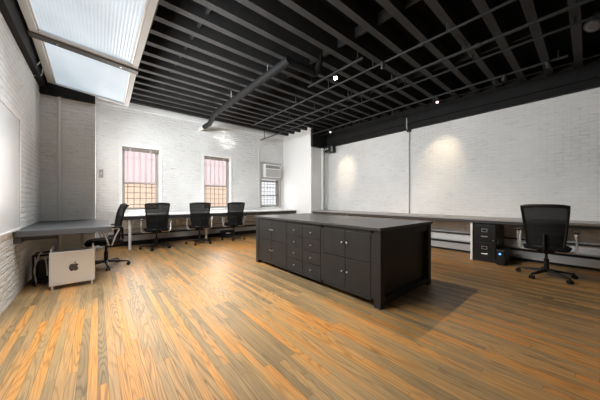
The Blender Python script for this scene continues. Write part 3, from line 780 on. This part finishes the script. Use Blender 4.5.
# conduits on back wall
cd = thing('conduit', 'thin pale conduit with a switch box beside the air conditioner', 'conduit', (4.48, YB, .83))
bm = NB(); sweep(bm, [(4.48, YB - .03, .83), (4.48, YB - .03, 3.02), (4.50, YB - .03, 3.06), (4.60, YB - .03, 3.14), (5.3, YB - .045, 3.5)], .014, 8); obj('tube', bm, M_PIPEWHT, cd, smooth=True)
bm = NB(); box(bm, 4.43, 4.53, YB - .06, YB - .002, 1.98, 2.12); obj('junction_box', bm, M_ALTRIM, cd, bevel=.005)
# right wall conduit
cd = thing('conduit', 'thin grey conduit running down the right wall to the desk', 'conduit', (XR, 3.08, DZ))
bm = NB(); rod(bm, (XR - .02, 3.08, DZ), (XR - .02, 3.08, 3.06), .015, 8); sweep(bm, [(6.28, 3.08, 3.05), (6.24, 3.08, 3.1), (6.24, 3.08, 3.34)], .015, 8); obj('tube', bm, M_STEEL, cd, smooth=True)
bm = NB(); box(bm, 6.33, 6.40, 3.03, 3.13, 3.0, 3.055); obj('junction_box', bm, M_PIPEBLK, cd, bevel=.004)
# white riser pipe in right rear corner
rp = thing('riser_pipe', 'white vertical riser pipe in the rear right corner', 'pipe', (6.08, 6.03, 0))
bm = NB(); rod(bm, (6.08, 6.03, 0), (6.08, 6.03, 3.0), .045, 16); obj('tube', bm, M_PIPEWHT, rp, smooth=True)
for z in (.9, 2.0, 2.85):
    bm = NB(); lathe(bm, [(.052, 0), (.052, .03)], (6.08, 6.03, z), 16); obj('collar', bm, M_PIPEWHT, rp)
bm = NB(); box(bm, 6.25, 6.40, 6.06, 6.10, 0, 3.0); struct('trim_10', bm, M_PLASTER, bevel=.004)
bm = NB(); box(bm, 5.58, 5.68, 6.08, 6.10, 0, 3.0); struct('trim_11', bm, M_WHITE, bevel=.004)

sp = thing('wall_speaker', 'black box speaker hung high in the rear right corner under the ceiling beam', 'speaker', (6.2, 5.76, 2.84))
bm = NB(); box(bm, 6.03, 6.33, 5.66, 5.90, 2.83, 3.045); obj('cabinet', bm, M_BLACK, sp, bevel=.012)
bm = NB(); box(bm, 6.33, 6.40, 5.74, 5.82, 2.90, 3.0); obj('bracket', bm, M_PIPEBLK, sp)
for y in (5.71, 5.80):
    bm = NB(); sweep(bm, [(6.032, y + .03, 2.93), (6.02, y + .03, 2.93)], .035, 16); obj('cone', bm, M_STEEL, sp)
bm = NB(); box(bm, 6.10, 6.18, 5.648, 5.662, 2.85, 3.03); obj('front_strip', bm, M_STEEL, sp)

# ------------------------------------------------------------------ ceiling pipes, tracks and spotlights
dp = thing('duct_pipe', 'thick black pipe slung below the joists ending at the back wall', 'pipe', (2.3, 5, 3.3))
bm = NB(); sweep(bm, [(2.74, 3.0, 3.34), (2.30, 3.02, 3.34)], .06, 14); obj('cross_run', bm, M_DUCT, dp, smooth=True)
bm = NB(); sweep(bm, [(2.27, 2.97, 3.35), (2.27, 3.1, 3.345), (2.27, 6.0, 3.36), (2.28, 6.15, 3.355), (2.34, 6.6, 3.29), (2.37, 6.75, 3.29), (2.40, 7.25, 3.33)], .065, 14); obj('main_run', bm, M_DUCT, dp, smooth=True)
bm = NB(); sweep(bm, [(2.40, 7.25, 3.33), (2.42, 7.70, 3.36)], .052, 14); obj('wall_stub', bm, M_PIPEWHT, dp, smooth=True)
for y in (3.6, 5.1):
    bm = NB(); rod(bm, (2.27, y, 3.35), (2.27, y, jz(y) + .03), .008, 6); obj('hanger', bm, M_STEEL, dp)
bm = NB(); sweep(bm, smooth_path([(2.74, 3.0, 3.34), (2.83, 3.0, 3.34), (2.87, 2.96, 3.40), (2.87, 2.9, 3.60)], 5), .055, 12); obj('elbow', bm, M_DUCT, dp, smooth=True)

def pipe(name, label, cat, x, z, y0, y1, r, couplings=()):
    t = thing(name, label, cat, (x, (y0 + y1) / 2, z), group='thin pipes below the ceiling joists')
    bm = NB(); rod(bm, (x, y0, z), (x, y1, z), r, 10); obj('tube', bm, M_PIPEBLK, t, smooth=True)
    for y in couplings:
        bm = NB(); rod(bm, (x, y - .035, z), (x, y + .035, z), r * 1.5, 10)
        obj('coupling', bm, M_PIPEBLK, t, smooth=True)
    for jy in JY[::3]:
        if y0 + .1 < jy < y1 - .1:
            bm = NB(); box(bm, x - .006, x + .006, jy - .012, jy + .012, z, jz(jy) + .01)
            obj('strap', bm, M_PIPEBLK, t)
    return t
PZ = CAMH + 2.15
pipe('ceiling_pipe', 'thin black ceiling pipe reaching furthest left, past the thick duct end', 'pipe', 3.457, PZ + .02, -.9, 6.3, .017, (1.5, 4.2))
pipe('ceiling_pipe', 'thicker black ceiling pipe running down the middle of the joists', 'pipe', 4.05, PZ, -1.0, 6.2, .022, (1.0, 3.2, 5.1))
pipe('ceiling_pipe', 'thin black conduit just beside the thicker middle ceiling pipe', 'conduit', 4.17, PZ + .06, -1.0, 3.4, .012)
pipe('ceiling_pipe', 'thin black ceiling pipe between the thicker pipe and the spotlight track', 'pipe', 4.535, PZ + .03, -.1, 7.66, .017, (2.2, 5.6))
pipe('ceiling_pipe', 'thinnest black ceiling conduit nearest the right wall beam', 'conduit', 5.85, PZ + .06, -1.0, 5.9, .010)

def track(label, x, y0, y1, z):
    t = thing('lighting_track', label, 'track', (x, (y0 + y1) / 2, z))
    bm = NB(); box(bm, x - .018, x + .018, y0, y1, z - .012, z + .014); obj('rail', bm, M_PIPEBLK, t, bevel=.003)
    for y in (y0 + .1, y1 - .1):
        bm = NB(); rod(bm, (x, y, z), (x, y, jz(y) + .03), .007, 6); obj('stem', bm, M_PIPEBLK, t)
    return t
TZ = CAMH + 2.16
track('short black lighting track carrying the brightest bulb', 3.09, 2.2, 3.45, TZ)
track('long black lighting track along the right side of the ceiling', 5.40, .2, 5.9, TZ)

def spotlight(label, x, y, z, aim, bulb, r=.036, ln=.10, top=None):
    """z: lamp centre; aim: unit direction"""
    t = thing('spotlight', label, 'spotlight', (x, y, z), group='track spotlights')
    a = Vector(aim).normalized(); p = Vector((x, y, z))
    bm = NB(); sweep(bm, [p - a * ln, p - a * ln * .85, p - a * .02, p], [r * .55, r * .9, r, r], 16); obj('lamp_housing', bm, M_PIPEBLK, t, smooth=True)
    bm = NB(); zt = (top or TZ) - .012
    q = p - a * ln * .5
    sweep(bm, [q, (q.x, q.y, max(q.z + .02, zt - .015)), (q.x, q.y, max(zt, q.z + .03))], .009, 8)
    box(bm, q.x - .014, q.x + .014, q.y - .035, q.y + .035, zt - .018, zt); obj('stem', bm, M_PIPEBLK, t)
    bm = NB()
    if bulb is M_BULB2: sweep(bm, [p - a * .004, p + a * .02, p + a * .035, p + a * .048, p + a * .054], [r * .6, r * .8, r * .82, r * .6, r * .2], 14)
    else: sweep(bm, [p - a * .004, p + a * .005, p + a * .012], [r * .8, r * .8, r * .5], 14)
    obj('bulb', bm, bulb, t)
    return t
GL1 = Vector((XR - 5.4, .28, -1.06)).normalized(); GL2 = Vector((XR - 5.4, .20, -1.12)).normalized()
spotlight('brightest lit spotlight, over the middle of the ceiling', 3.07, 2.74, 3.235, (-.25, -.45, -.85), M_BULB)
spotlight('lit pinkish spotlight washing the right wall, nearer of two', 5.40, 2.02, 3.24, GL1, M_BULB2, .032)
spotlight('lit pinkish spotlight washing the right wall, far end by the corner', 5.40, 5.04, 3.265, GL2, M_BULB2, .032)
M_OFF = mat('unlit lamp glass', (.05, .048, .046), .3)
spotlight('unlit black spotlight on the long track, second from its near end', 5.40, .95, 3.26, (.5, .3, -.8), M_OFF)
spotlight('unlit black spotlight on the long track, closest to its near end', 5.40, .40, 3.26, (.5, -.2, -.8), M_OFF)
spotlight('unlit black spotlight on the pipe right of the brightest bulb', 3.457, 2.10, 3.27, (.3, .3, -.9), M_OFF, .03, .09, PZ + .02)
spotlight('large unlit round spotlight at the top right edge of the view', 4.56, -.03, 3.27, (-.35, .25, -.6), M_OFF, .085, .16, PZ + .03)

# ------------------------------------------------------------------ light
def area(name, loc, rot, sx, sy, power, col, spread=PI):
    l = bpy.data.lights.new(name, 'AREA'); l.shape = 'RECTANGLE'; l.size = sx; l.size_y = sy; l.energy = power; l.color = col; l.spread = spread
    o = bpy.data.objects.new(name, l); COL.objects.link(o); o.location = loc; o.rotation_euler = rot; return o
def spot(name, loc, target, power, col, ang, blend, rad):
    l = bpy.data.lights.new(name, 'SPOT'); l.energy = power; l.color = col; l.spot_size = ang; l.spot_blend = blend; l.shadow_soft_size = rad
    o = bpy.data.objects.new(name, l); COL.objects.link(o); o.location = loc
    o.rotation_euler = (Vector(target) - Vector(loc)).to_track_quat('-Z', 'Y').to_euler(); return o
area('skylight_daylight', (.50, 3.9, 2.84), (0, -1.25, 0), .5, 4.0, 205, (.90, .955, 1.0))
area('skylight_daylight', (-.08, 2.9, 3.13), (0, 0, 0), .9, 2.2, 48, (.90, .955, 1.0), 1.6)
area('skylight_daylight', (.45, 6.12, 2.93), tuple(Vector((.62, .62, -.42)).to_track_quat('-Z', 'Y').to_euler()), .7, .4, 21, (.92, .965, 1.0))
q = Vector((3.2 - .6, 7.7 - 4.9, 3.17 - 3.22)).to_track_quat('-Z', 'Y') @ Matrix.Rotation(.7, 3, 'Z').to_quaternion()
area('reflected_sun_lamp', (.60, 4.9, 3.22), tuple(q.to_euler()), .34, .55, 1.1, (1.0, .97, .92), .03)  # added narrow lamp throwing the reflected-sun patch on the back wall
for a, b in WIN[:2]: area('window_daylight', ((a + b) / 2, YB + .02, 1.75), (-PI / 2, 0, 0), .75, 1.5, 40, (1.0, .93, .88))
area('window_daylight', (5.0, YB + .02, 1.4), (-PI / 2, 0, 0),   .75, .9, 4, (.95, .97, 1.0))
spot('bulb_glow', (3.07 - .02, 2.74 - .02, 3.20), (3.25, 2.55, 0), 200, (1.0, .80, .55), 2.3, .5, .02)
spot('wall_wash', tuple(Vector((5.40, 2.02, 3.24)) + GL1 * .07), tuple(Vector((5.40, 2.02, 3.24)) + GL1), 58, (1.0, .80, .52), .85, 1, .02)
spot('wall_wash', tuple(Vector((5.40, 5.04, 3.265)) + GL2 * .07), tuple(Vector((5.40, 5.04, 3.265)) + GL2), 54, (1.0, .80, .52), .75, 1, .02)
sun = bpy.data.lights.new('sun', 'SUN'); sun.energy = 6; sun.angle = .01; sun.color = (1, .95, .88)
so = bpy.data.objects.new('sun', sun); COL.objects.link(so); so.rotation_euler = Vector((.2, .6, -1.0)).to_track_quat('-Z', 'Y').to_euler()
W = bpy.data.worlds.new('world'); S.world = W; W.use_nodes = True
W.node_tree.nodes['Background'].inputs[0].default_value = (.75, .86, 1.0, 1); W.node_tree.nodes['Background'].inputs[1].default_value = 1.0

# ------------------------------------------------------------------ camera
c = bpy.data.cameras.new('camera'); co = bpy.data.objects.new('camera', c); COL.objects.link(co)
co.location = (0, 0, CAMH); co.rotation_euler = (PI / 2, 0, -math.radians(39.9))
c.sensor_width = 36; c.lens = 36 * 241.6 / 600; c.clip_start = .02
S.camera = co
S.cycles.use_denoising = True
S.cycles.max_bounces = 10; S.cycles.diffuse_bounces = 6; S.cycles.transparent_max_bounces = 12
S.view_settings.view_transform = 'Standard'; S.view_settings.look = 'None'; S.view_settings.gamma = 1
S.view_settings.exposure = 0.2
for o in bpy.data.objects:
    if '_w' in o: del o['_w']
